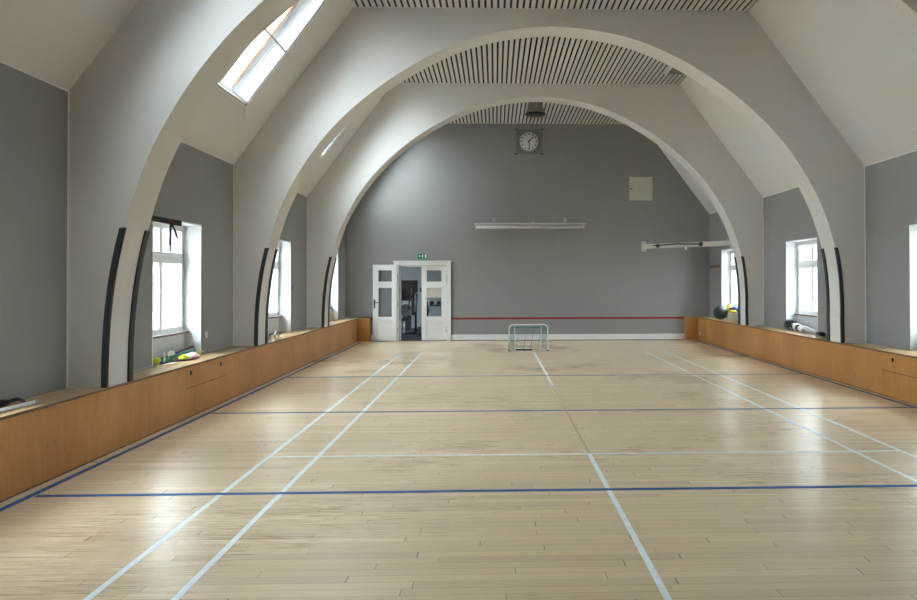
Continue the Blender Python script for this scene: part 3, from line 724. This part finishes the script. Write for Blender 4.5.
for hh in range(12):
    bm = bmesh.new()
    a = hh*math.pi/6; wd, ln = (0.030, 0.045)
    d = Vector((math.sin(a), 0, math.cos(a))); p = Vector((math.cos(a), 0, -math.sin(a)))
    q0 = Vector((cx, 0, cz))+d*0.185; q1 = q0+d*ln
    poly2(bm, [((q0+p*wd/2).x, (q0+p*wd/2).z), ((q0-p*wd/2).x, (q0-p*wd/2).z), ((q1-p*wd/2).x, (q1-p*wd/2).z), ((q1+p*wd/2).x, (q1+p*wd/2).z)], YE-0.064, YE-0.061)
    obj('hour_mark', bm, M['black'], t)
def hand(ang, ln, wd, y, nm):
    d = Vector((math.sin(ang), 0, math.cos(ang))); p = Vector((math.cos(ang), 0, -math.sin(ang))); c = Vector((cx, 0, cz))
    q0 = c-d*0.04; q1 = c+d*ln; bm = bmesh.new()
    poly2(bm, [((q0+p*wd/2).x, (q0+p*wd/2).z), ((q0-p*wd/2).x, (q0-p*wd/2).z), ((q1-p*wd/3).x, (q1-p*wd/3).z), ((q1+p*wd/3).x, (q1+p*wd/3).z)], y-0.003, y)
    obj(nm, bm, M['black'], t)
hand(math.radians(45), 0.165, 0.032, YE-0.066, 'hour_hand'); hand(math.radians(177), 0.225, 0.024, YE-0.070, 'minute_hand')

t = thing('access_hatch', 'square cream metal hatch high on the end wall, right of the clock', 'wall hatch', (3.135, YE, 3.85))
obj('door_panel', box(2.81, 3.455, YE-0.030, YE, 3.85, 4.50), M['cream'], t, bevel=0.006)
obj('lock', lathe(bmesh.new(), [(0, 0), (0.022, 0), (0.022, 0.012), (0, 0.012)], (2.862, YE-0.030, 4.172), 14, (0, -1, 0)), M['black'], t)

t = thing('roller_screen', 'long cream roll-up screen case hung on brackets across the end wall', 'projector screen', (0.06, YE-0.15, 3.1))
obj('top_rail', box(-1.47, 1.60, YE-0.20, YE-0.12, 3.175, 3.215), M['cream'], t, bevel=0.006)
obj('screen_case', tube(bmesh.new(), [(-1.41, YE-0.16, 3.10), (1.53, YE-0.16, 3.10)], 0.042, 16), M['cream'], t)
for x in (-1.41, 1.53): obj('end_cap', box(x-0.012, x+0.012, YE-0.21, YE-0.11, 3.05, 3.18), M['cream'], t)
for x in (-0.92, 1.04):
    bm = bmesh.new(); tube(bm, [(x, YE, 3.32), (x, YE-0.10, 3.33), (x, YE-0.16, 3.30), (x, YE-0.165, 3.215)], 0.018, 8)
    tube(bm, [(x-0.04, YE, 3.29), (x+0.05, YE-0.16, 3.215)], 0.012, 6); tube(bm, [(x, YE-0.004, 3.32), (x, YE-0.02, 3.32)], 0.05, 12)
    obj('bracket', bm, M['alu'], t)
obj('cord_clip', box(0.10, 0.17, YE-0.18, YE-0.13, 3.215, 3.24), M['cream'], t)
t = thing('cable_clip', 'tiny dark clip on the end wall above left end of the screen case', 'clip', (-1.44, YE, 3.24))
obj('clip_body', box(-1.455, -1.425, YE-0.02, YE, 3.22, 3.26), M['black'], t)

# diagonal steel bar between end wall and right side wall
t = thing('diagonal_wall_beam', 'cream steel beam running diagonally from end wall to right wall', 'wall beam', (3.2, YE, 2.58))
bm = bmesh.new(); bx(bm, 3.14, 3.285, YE-0.02, YE, 2.44, 2.715)
p = obj('wall_plate', bm, M['cream'], t)
bm = bmesh.new()
for x in (3.17, 3.255):
    for z in (2.475, 2.68): lathe(bm, [(0, 0), (0.013, 0), (0.013, 0.012), (0, 0.012)], (x, YE-0.02, z), 8, (0, -1, 0))
obj('bolts', bm, M['alu'], p)
A = Vector((3.21, YE-0.02, 2.578)); B = Vector((5.02, 15.98, 2.578)); d = (B-A).normalized(); pr = Vector((-d.y, d.x, 0))
bm = bmesh.new(); hw, hz = 0.035, 0.062
vs = [bm.verts.new(q+pr*a*hw+Vector((0, 0, b*hz))) for q in (A, B) for a, b in ((-1, -1), (1, -1), (1, 1), (-1, 1))]
for q in ((0, 1, 2, 3), (7, 6, 5, 4), (0, 4, 5, 1), (1, 5, 6, 2), (2, 6, 7, 3), (3, 7, 4, 0)): bm.faces.new([vs[i] for i in q])
obj('beam', bm, M['cream'], t, bevel=0.004)
obj('side_plate', box(WR-0.02, WR, 15.85, 16.11, 2.46, 2.70), M['cream'], t)
front = Vector((-d.y, d.x, 0)); 
if front.y > 0: front = -front
def onbeam(s, dz=0, off=0.035): return A+d*s+front*off+Vector((0, 0, dz))
for s, nm in ((0.46, 'collar'), (1.70, 'collar')):
    q = onbeam(s, 0.0)
    bm = lathe(bmesh.new(), [(0, -0.02), (0.045, -0.02), (0.055, 0), (0.055, 0.03), (0.04, 0.045), (0, 0.045)], q, 16, front)
    obj(nm, bm, M['black'], t)
obj('rod', tube(bmesh.new(), [onbeam(0.32, 0.012, 0.07), onbeam(0.46, 0.012, 0.07), onbeam(1.05, 0.03, 0.07), onbeam(1.70, 0.0, 0.07)], 0.017, 8), M['black'], t)
q = onbeam(1.25, -0.05, 0.0)
obj('hook', tube(bmesh.new(), [q, q+Vector((0, 0, -0.03)), q+Vector((0.0, 0, -0.085))], [0.022, 0.030, 0.018], 10), M['whiteplastic'], t)

# coat plank on the right wall
o = obj('wooden_rail', box(WR-0.025, WR, 16.82, 17.58, 1.97, 2.055), M['brown'], None, (WR, 17.2, 2.03), bevel=0.004)
tag(o, 'short brown wooden rail on right wall near the end wall corner', 'rail')

# ------------------------------------------------------------------ ceiling things
t = thing('ceiling_lamp', 'conical grey lamp hanging under the slatted ceiling near the end wall', 'ceiling lamp', (0.085, 15.5, 5.65))
obj('shade', lathe(bmesh.new(), [(0.0, 0.31), (0.155, 0.31), (0.165, 0.29), (0.17, 0.24), (0.20, 0.12), (0.245, 0.02), (0.25, 0), (0.24, 0.0), (0.19, 0.12), (0.15, 0.28), (0, 0.28)], (0.085, 15.5, 5.655), 36), M['lampgrey'], t)
obj('louvre', lathe(bmesh.new(), [(0, 0.012), (0.246, 0.012), (0.25, 0.004), (0.25, -0.012), (0.235, -0.018), (0, -0.018)], (0.085, 15.5, 5.655), 36), M['black'], t)
t = thing('air_grille', 'dark grey square air grille set in the slatted ceiling on the right', 'air grille', (2.89, 12.95, CEIL))
obj('grille_panel', box(VENT[0]+0.03, VENT[1]-0.002, VENT[2]+0.002, VENT[3]-0.002, CEIL-0.004, CEIL+0.018), M['ventgrey'], t)
obj('grille_frame', box(VENT[0]+0.001, VENT[0]+0.03, VENT[2]+0.002, VENT[3]-0.002, CEIL-0.03, CEIL+0.018), M['whiteplastic'], t)

# ------------------------------------------------------------------ floorball goal
gx0, gx1, gy, gh = -0.585+0.015, 0.349-0.015, 15.08, 0.615
t = thing('floorball_goal', 'small white tube goal with teal net before the end wall', 'goal', ((gx0+gx1)/2, gy, 0))
R_ = 0.09; pts = [(gx0, gy, 0.0)]
for q in range(7):
    a = math.pi-q*math.pi/12; pts.append((gx0+R_+R_*math.cos(a), gy, gh-R_+R_*math.sin(a)))
for q in range(7):
    a = math.pi/2-q*math.pi/12; pts.append((gx1-R_+R_*math.cos(a), gy, gh-R_+R_*math.sin(a)))
pts.append((gx1, gy, 0.0))
obj('front_frame', tube(bmesh.new(), pts, 0.015, 10), M['whiteplastic'], t)
bm = bmesh.new(); bxl, bxr, by = gx0+0.14, gx1-0.13, gy+0.38
tube(bm, [(gx0+0.06, gy+0.01, gh-0.005), (bxl, by-0.12, gh-0.03), (bxl, by, gh-0.12), (bxl, by, 0.012)], 0.012, 8)
tube(bm, [(gx1-0.06, gy+0.01, gh-0.005), (bxr, by-0.12, gh-0.03), (bxr, by, gh-0.12), (bxr, by, 0.012)], 0.012, 8)
tube(bm, [(gx0, gy, 0.012), (bxl, by, 0.012), (bxr, by, 0.012), (gx1, gy, 0.012)], 0.012, 8)
obj('back_frame', bm, M['whiteplastic'], t)
for x in (gx0, gx1): obj('foot_cap', lathe(bmesh.new(), [(0, 0), (0.022, 0), (0.022, 0.03), (0.016, 0.03), (0.016, 0.02), (0, 0.02)], (x, gy, 0.0), 10), M['black'], t)
def net(P00, P10, P11, P01, nu, nv, sag=0, r=0.0028):
    bm = bmesh.new(); P00, P10, P11, P01 = map(Vector, (P00, P10, P11, P01))
    def at(u, v):
        p = P00*(1-u)*(1-v)+P10*u*(1-v)+P11*u*v+P01*(1-u)*v
        return p+Vector((0, 0, -sag*math.sin(math.pi*u)*math.sin(math.pi*min(1, v+0.15))))
    for i in range(nu+1): tube(bm, [at(i/nu, j/10) for j in range(11)], r, 4, False)
    for j in range(nv+1): tube(bm, [at(i/10, j/nv) for i in range(11)], r, 4, False)
    return bm
obj('side_net', net((gx0, gy, 0.02), (bxl, by, 0.02), (bxl, by, gh-0.08), (gx0, gy, gh-0.03), 8, 12, r=0.003), M['teal'], t)
obj('side_net', net((gx1, gy, 0.02), (bxr, by, 0.02), (bxr, by, gh-0.08), (gx1, gy, gh-0.03), 8, 12, r=0.003), M['teal'], t)
obj('top_net', net((gx0+0.05, gy, gh-0.01), (gx1-0.05, gy, gh-0.01), (bxr, by, gh-0.1), (bxl, by, gh-0.1), 14, 5, 0.05, 0.0028), M['teal'], t)
obj('back_net', net((bxl, by, gh-0.11), (bxr, by, gh-0.11), (bxr, by, 0.02), (bxl, by, 0.02), 12, 11, 0.0, 0.0018), M['netgrey'], t)
bm = bmesh.new()
for u_ in (0.22, 0.42, 0.60, 0.80):
    xx = gx0+(gx1-gx0)*u_; tube(bm, [(xx+0.04, gy+0.16, gh-0.10), (xx+0.02, gy+0.20, 0.35), (xx-0.03, gy+0.22, 0.02)], 0.004, 5)
tube(bm, [(gx0+0.2+0.5*q/8, gy+0.15, gh-0.08-0.09*math.sin(math.pi*q/8)) for q in range(9)], 0.0035, 5)
obj('drop_net', bm, M['netgrey'], t)
o = obj('ground_bar', box(-0.40, -0.03, gy+0.12, gy+0.165, 0.0005, 0.035), M['rubber'], None, (-0.18, gy+0.14, 0), bevel=0.008)
tag(o, 'short black rubber bar lying on the floor inside the goal', 'weight bar')

# ------------------------------------------------------------------ things on the left bench
Z0 = BENCH_H
def ball(nm, c, r, m, lab, cat='ball', grp=None):
    o = obj(nm, sphere(bmesh.new(), (c[0], c[1], Z0+r if len(c) < 3 else c[2]), r), M[m], None, (c[0], c[1], Z0)); tag(o, lab, cat, grp); return o
ball('tennis_ball', (-5.03, 8.02), 0.041, 'lime', 'lime yellow ball at left end of the window niche clutter', 'ball')
ball('foam_ball', (-5.13, 8.08), 0.045, 'amber', 'amber foam ball behind the lime ball in the left window niche', 'ball')
o = obj('shuttlecock_tube', lathe(bmesh.new(), [(0, 0), (0.025, 0), (0.012, 0.008), (0.009, 0.02), (0.009, 0.13), (0.016, 0.14), (0, 0.142)], (-4.98, 8.10, Z0), 12), M['whiteplastic'], None, (-4.98, 8.10, Z0))
tag(o, 'thin white upright peg on left bench beside the lime ball', 'peg')
def stick(nm, P, Q, r, m, lab, cat, parts=()):
    t = thing(nm, lab, cat, (P[0], P[1], Z0)); obj('shaft', tube(bmesh.new(), [P, Q], r, 8), M[m], t)
    for f in parts: f(t)
    return t
zl = Z0+0.020
def blade(P, d, m, ln=0.24):
    def f(t):
        P_ = Vector(P); d_ = Vector(d).normalized(); bm = bmesh.new(); up_ = Vector((0, 0, 1)); s_ = d_.cross(up_)
        n = 9; prev = None
        for q in range(n):
            a = q/(n-1); c = P_+d_*ln*a+s_*0.012*a*a; hh = 0.022*(0.6+0.8*math.sin(math.pi*(0.2+0.7*a)))
            vv = [bm.verts.new(c+s_*sx*0.006+up_*z_) for sx, z_ in ((-1, 0.0), (1, 0.0), (1, hh*2), (-1, hh*2))]
            if prev:
                for k_ in range(4): bm.faces.new((prev[k_], prev[(k_+1) % 4], vv[(k_+1) % 4], vv[k_]))
            else: bm.faces.new(vv)
            prev = vv
        bm.faces.new(list(reversed(prev))); obj('blade', bm, M[m], t)
    return f
stick('floorball_stick', (-5.15, 8.27, zl), (-5.06, 9.03, Z0+0.115), 0.014, 'black', 'black floorball stick with white blade propped in the left window niche', 'hockey stick', [blade((-5.105, 8.44, Z0+0.045), (0.09, 1, 0.12), 'whiteplastic', 0.12)])
stick('teal_floorball_stick', (-5.10, 8.20, zl), (-5.02, 9.00, Z0+0.07), 0.015, 'tealplastic', 'teal floorball stick beside the black one in the left niche', 'hockey stick', [blade((-5.075, 8.10, Z0+0.002), (0.0, 1, 0), 'tealplastic', 0.14)])
stick('yellow_stick', (-4.99, 8.78, Z0+0.02), (-4.93, 9.04, Z0+0.045), 0.012, 'yellow', 'yellow stick poking out of the right end of the niche clutter', 'stick')
t = thing('badminton_racket', 'black rimmed racket lying flat on bench under the coloured bibs', 'racket', (-4.88, 8.42, Z0))
bm = bmesh.new(); rc = Vector((-4.88, 8.50, Z0+0.012)); tube(bm, [rc+Vector((0.10*math.cos(a), 0.20*math.sin(a), 0)) for a in [2*math.pi*q/28 for q in range(28)]], 0.011, 8, False, True)
obj('rim', bm, M['black'], t)
bm = bmesh.new()
for q in range(-4, 5):
    x = q*0.022; h_ = 0.20*math.sqrt(max(0, 1-(x/0.10)**2)); tube(bm, [rc+Vector((x, -h_, 0)), rc+Vector((x, h_, 0))], 0.0012, 4, False)
for q in range(-8, 9):
    y = q*0.022; h_ = 0.10*math.sqrt(max(0, 1-(y/0.20)**2)); tube(bm, [rc+Vector((-h_, y, 0)), rc+Vector((h_, y, 0))], 0.0012, 4, False)
obj('strings', bm, M['whiteplastic'], t)
obj('handle', tube(bmesh.new(), [(-4.88, 8.30, Z0+0.012), (-4.93, 8.08, Z0+0.012), (-4.96, 7.96, Z0+0.016)], [0.006, 0.006, 0.016], 8), M['navy'], t)
def cloth(nm, c, rx, ry, h, m, lab, seed, z0=0.0):
    rnd = random.Random(seed); bm = bmesh.new(); res = bmesh.ops.create_uvsphere(bm, u_segments=20, v_segments=12, radius=1)
    ph = [rnd.uniform(0, 6.28) for _ in range(4)]
    for v in res['verts']:
        a = math.atan2(v.co.y, v.co.x); k_ = 1+0.16*math.sin(3*a+ph[0])+0.10*math.sin(5*a+ph[1])
        zz = max(v.co.z, -0.05)*(1+0.25*math.sin(4*v.co.x+ph[2])*math.cos(3*v.co.y+ph[3]))
        v.co = Vector((c[0]+v.co.x*rx*k_, c[1]+v.co.y*ry*k_, Z0+z0+0.002+max(zz, 0)*h))
    for f in bm.faces: f.smooth = True
    o = obj(nm, bm, M[m], None, (c[0], c[1], Z0)); return tag(o, lab, 'bib')
cloth('white_bib', (-4.885, 8.60), 0.085, 0.11, 0.045, 'whiteplastic', 'crumpled white bib on the racket, rightmost of the cloths', 1, 0.024)
cloth('yellow_bib', (-4.88, 8.365), 0.06, 0.07, 0.05, 'lime', 'crumpled yellow bib on the left bench between green and white ones', 2, 0.024)
cloth('green_bib', (-5.02, 8.32), 0.028, 0.06, 0.06, 'green', 'crumpled green bib behind the yellow one on left bench', 3)
o = obj('pink_strap', tube(bmesh.new(), [(-4.77, 8.33, Z0+0.03), (-4.765, 8.42, Z0+0.038), (-4.77, 8.55, Z0+0.03)], 0.009, 6), M['pink'], None, (-4.77, 8.42, Z0))
tag(o, 'small pink strap at front of the bibs on the left bench', 'strap')
o = obj('cardboard_offcut', box(-4.90, -4.80, 7.90, 8.10, Z0, Z0+0.012), M['cardboard'], None, (-4.85, 8.0, Z0), bevel=0.003)
tag(o, 'flat tan cardboard piece on left bench before the white peg', 'cardboard')
o = obj('wooden_strip', box(-4.955, -4.925, 6.72, 7.80, Z0, Z0+0.018), M['alu'], None, (-4.94, 7.2, Z0), bevel=0.003)
tag(o, 'thin grey strip lying along the wall behind the nearest left arch foot', 'strip')
t = thing('white_pipe', 'white plastic pipe lying on the near left bench', 'pipe', (-4.70, 5.45, Z0))
obj('pipe_body', tube(bmesh.new(), [(-4.705, 5.46, Z0+0.018), (-4.76, 4.2, Z0+0.018)], 0.017, 12), M['whiteplastic'], t)
obj('pipe_cap', tube(bmesh.new(), [(-4.704, 5.485, Z0+0.0185), (-4.706, 5.455, Z0+0.0185)], 0.0185, 12), M['alu'], t)
t = thing('skipping_rope', 'black coiled rope with handle on near left bench behind white pipe', 'skipping rope', (-4.86, 5.35, Z0))
bm = bmesh.new()
for q in range(3):
    tube(bm, [(-4.87+0.05*math.cos(a)+0.008*q, 5.20+(0.17+0.01*q)*math.sin(a), Z0+0.021+0.014*q+0.006*math.sin(3*a)) for a in [2*math.pi*k_/26 for k_ in range(26)]], 0.011, 6, False, True)
obj('rope', bm, M['black'], t)
obj('rope_handle', tube(bmesh.new(), [(-4.85, 5.30, Z0+0.04), (-4.83, 5.44, Z0+0.05), (-4.82, 5.50, Z0+0.02)], [0.016, 0.016, 0.012], 8), M['black'], t)
# niche of the middle left window
o = obj('silver_clamp', tube(bmesh.new(), [(-4.86, 11.72, Z0+0.02), (-4.87, 11.80, Z0+0.08), (-4.88, 11.86, Z0+0.10), (-4.90, 11.90, Z0+0.03), (-4.88, 11.82, Z0+0.015)], 0.016, 8), M['steel'], None, (-4.88, 11.8, Z0))
tag(o, 'small silver clamp on the bench behind the middle left arch foot', 'clamp')
o = obj('brown_stick', tube(bmesh.new(), [(-5.15, 12.05, Z0+0.012), (-5.12, 12.62, Z0+0.012)], 0.010, 8), M['brown'], None, (-5.14, 12.3, Z0))
tag(o, 'thin brown stick lying in the middle left window niche', 'stick')
# niche of the far left window
o = obj('cardboard_box', box(-5.14, -4.98, 16.22, 16.55, Z0+0.001, Z0+0.20), M['cardboard'], None, (-5.06, 16.4, Z0), bevel=0.006)
tag(o, 'small tan cardboard box in the farthest left window niche', 'box')
ball('white_ball', (-5.06, 16.32, Z0+0.20+0.061), 0.06, 'whiteplastic', 'small white ball on top of the tan cardboard box')

# wall fixtures
def switch(loc, nx, m, lab, w_=0.055, h_=0.085):
    o = obj('light_switch', box(loc[0], loc[0]+nx*0.010, loc[1]-w_/2, loc[1]+w_/2, loc[2]-h_/2, loc[2]+h_/2), M[m], None, loc, bevel=0.003); tag(o, lab, 'switch')
switch((WL, 9.22, 0.90), 1, 'whiteplastic', 'white wall switch right of the nearest left window')
switch((WL, 13.10, 1.52), 1, 'black', 'tiny dark wall knob right of the middle left window', 0.05, 0.06)
# suspension strap bar over the nearest left window
t = thing('strap_anchor', 'black board above the left window with hanging training straps', 'strap anchor', (WL, 8.1, 2.43))
obj('anchor_board', box(WL+0.004, WL+0.034, 7.70, 8.44, 2.365, 2.435), M['black'], t, bevel=0.003)
obj('red_knot', sphere(bmesh.new(), (WL+0.045, 8.12, 2.40), 0.022, 12), M['redfab'], t)
def strap(P, w_, m, nm='strap'):
    bm = bmesh.new(); prev = None
    for p in P:
        vv = [bm.verts.new(Vector(p)+Vector((a*0.004, b*w_, 0))) for a, b in ((-1, -1), (1, -1), (1, 1), (-1, 1))]
        if prev:
            for k_ in range(4): bm.faces.new((prev[k_], prev[(k_+1) % 4], vv[(k_+1) % 4], vv[k_]))
        else: bm.faces.new(vv)
        prev = vv
    bm.faces.new(list(reversed(prev))); return obj(nm, bm, M[m], t)
x = WL+0.05
strap([(x, 8.12, 2.39), (x, 8.11, 2.25), (x, 8.10, 2.10)], 0.022, 'navyweb')
strap([(x, 8.13, 2.38), (x+0.01, 8.20, 2.30), (x+0.01, 8.26, 2.21)], 0.022, 'navyweb')
obj('buckle', box(x-0.006, x+0.006, 8.075, 8.125, 2.06, 2.10), M['steel'], t); obj('buckle', box(x+0.002, x+0.016, 8.235, 8.285, 2.19, 2.215), M['steel'], t)
strap([(x, 8.10, 2.06), (x, 8.10, 2.02)], 0.014, 'navyweb', 'strap_end')
# little fixing on the sloped ceiling
o = obj('ceiling_bracket', sbox(bmesh.new(), 8.15, 8.27, 0.52, 0.58, 0.0, 0.05), M['cardboard'], None, tuple(SP(8.2, 0.55)), bevel=0.004)
tag(o, 'tiny beige bracket on the left sloping ceiling below the skylight', 'bracket')

# ------------------------------------------------------------------ things on the right bench
o = obj('exercise_ball', sphere(bmesh.new(), (4.845, 16.28, Z0+0.184), 0.184, 36), M['rubber'], None, (4.845, 16.28, Z0))
tag(o, 'large black rubber ball resting on the right bench', 'ball')
o = obj('cardboard_box', box(4.93, 5.18, 15.64, 16.02, Z0+0.001, Z0+0.185), M['beigebox'], None, (5.05, 15.8, Z0), bevel=0.006)
tag(o, 'beige box on right bench behind the large black ball', 'box')
t = thing('sports_bag', 'yellow and navy bag heaped on top of the beige box', 'bag', (5.04, 15.85, Z0+0.185))
zb = Z0+0.187
def blob(c, r, sq, m, nm): obj(nm, sphere(bmesh.new(), c, r, 16, sq), M[m], t)
blob((5.0, 16.05, zb+0.115), 0.085, (1, 1, 1), 'yellow', 'yellow_ball_pocket'); blob((4.99, 16.07, zb+0.12), 0.087, (0.9, 0.45, 1), 'black', 'black_band')
blob((5.02, 15.80, zb+0.09), 0.16, (0.7, 1.0, 0.42), 'navy', 'bag_body'); blob((4.96, 15.72, zb+0.045), 0.13, (0.6, 1.3, 0.34), 'yellow', 'yellow_side'); blob((5.04, 15.95, zb+0.06), 0.10, (0.8, 1.1, 0.55), 'amber', 'amber_side')
t = thing('equipment_roll', 'black and white rolled gear lying in the right window niche', 'sports gear', (5.0, 12.5, Z0))
bm = lathe(bmesh.new(), [(0, 0), (0.06, 0.005), (0.098, 0.05), (0.102, 0.20), (0.094, 0.33), (0.0, 0.34)], (5.03, 12.93, Z0+0.103), 22, (0.02, -1, 0))
obj('black_sack', bm, M['black'], t)
segs = [((5.025, 12.66), 0.082, 'whiteplastic', 0.10), ((5.02, 12.60), 0.072, 'black', 0.05), ((5.02, 12.54), 0.078, 'whiteplastic', 0.16), ((5.01, 12.40), 0.070, 'black', 0.05), ((5.01, 12.34), 0.062, 'whiteplastic', 0.16)]
for (cx_, cy_), r, m, ln in segs:
    bm = lathe(bmesh.new(), [(0, 0), (r*0.8, 0.0), (r, ln*0.3), (r*0.98, ln*0.7), (r*0.75, ln), (0, ln)], (cx_, cy_+0.02, Z0+r+0.003), 20, (0.02, -1, 0))
    obj('wrapped_band', bm, M[m], t)
obj('grey_tube', tube(bmesh.new(), [(5.00, 12.20, Z0+0.060), (4.94, 11.50, Z0+0.040)], [0.036, 0.028], 14), M['alu'], t)
obj('thin_tube', tube(bmesh.new(), [(5.03, 12.40, Z0+0.13), (4.99, 11.75, Z0+0.085)], 0.015, 10), M['whiteplastic'], t)
obj('tube_cap', tube(bmesh.new(), [(4.943, 11.52, Z0+0.042), (4.935, 11.30, Z0+0.040)], [0.034, 0.037], 14), M['black'], t)
bpy.context.view_layer.update()
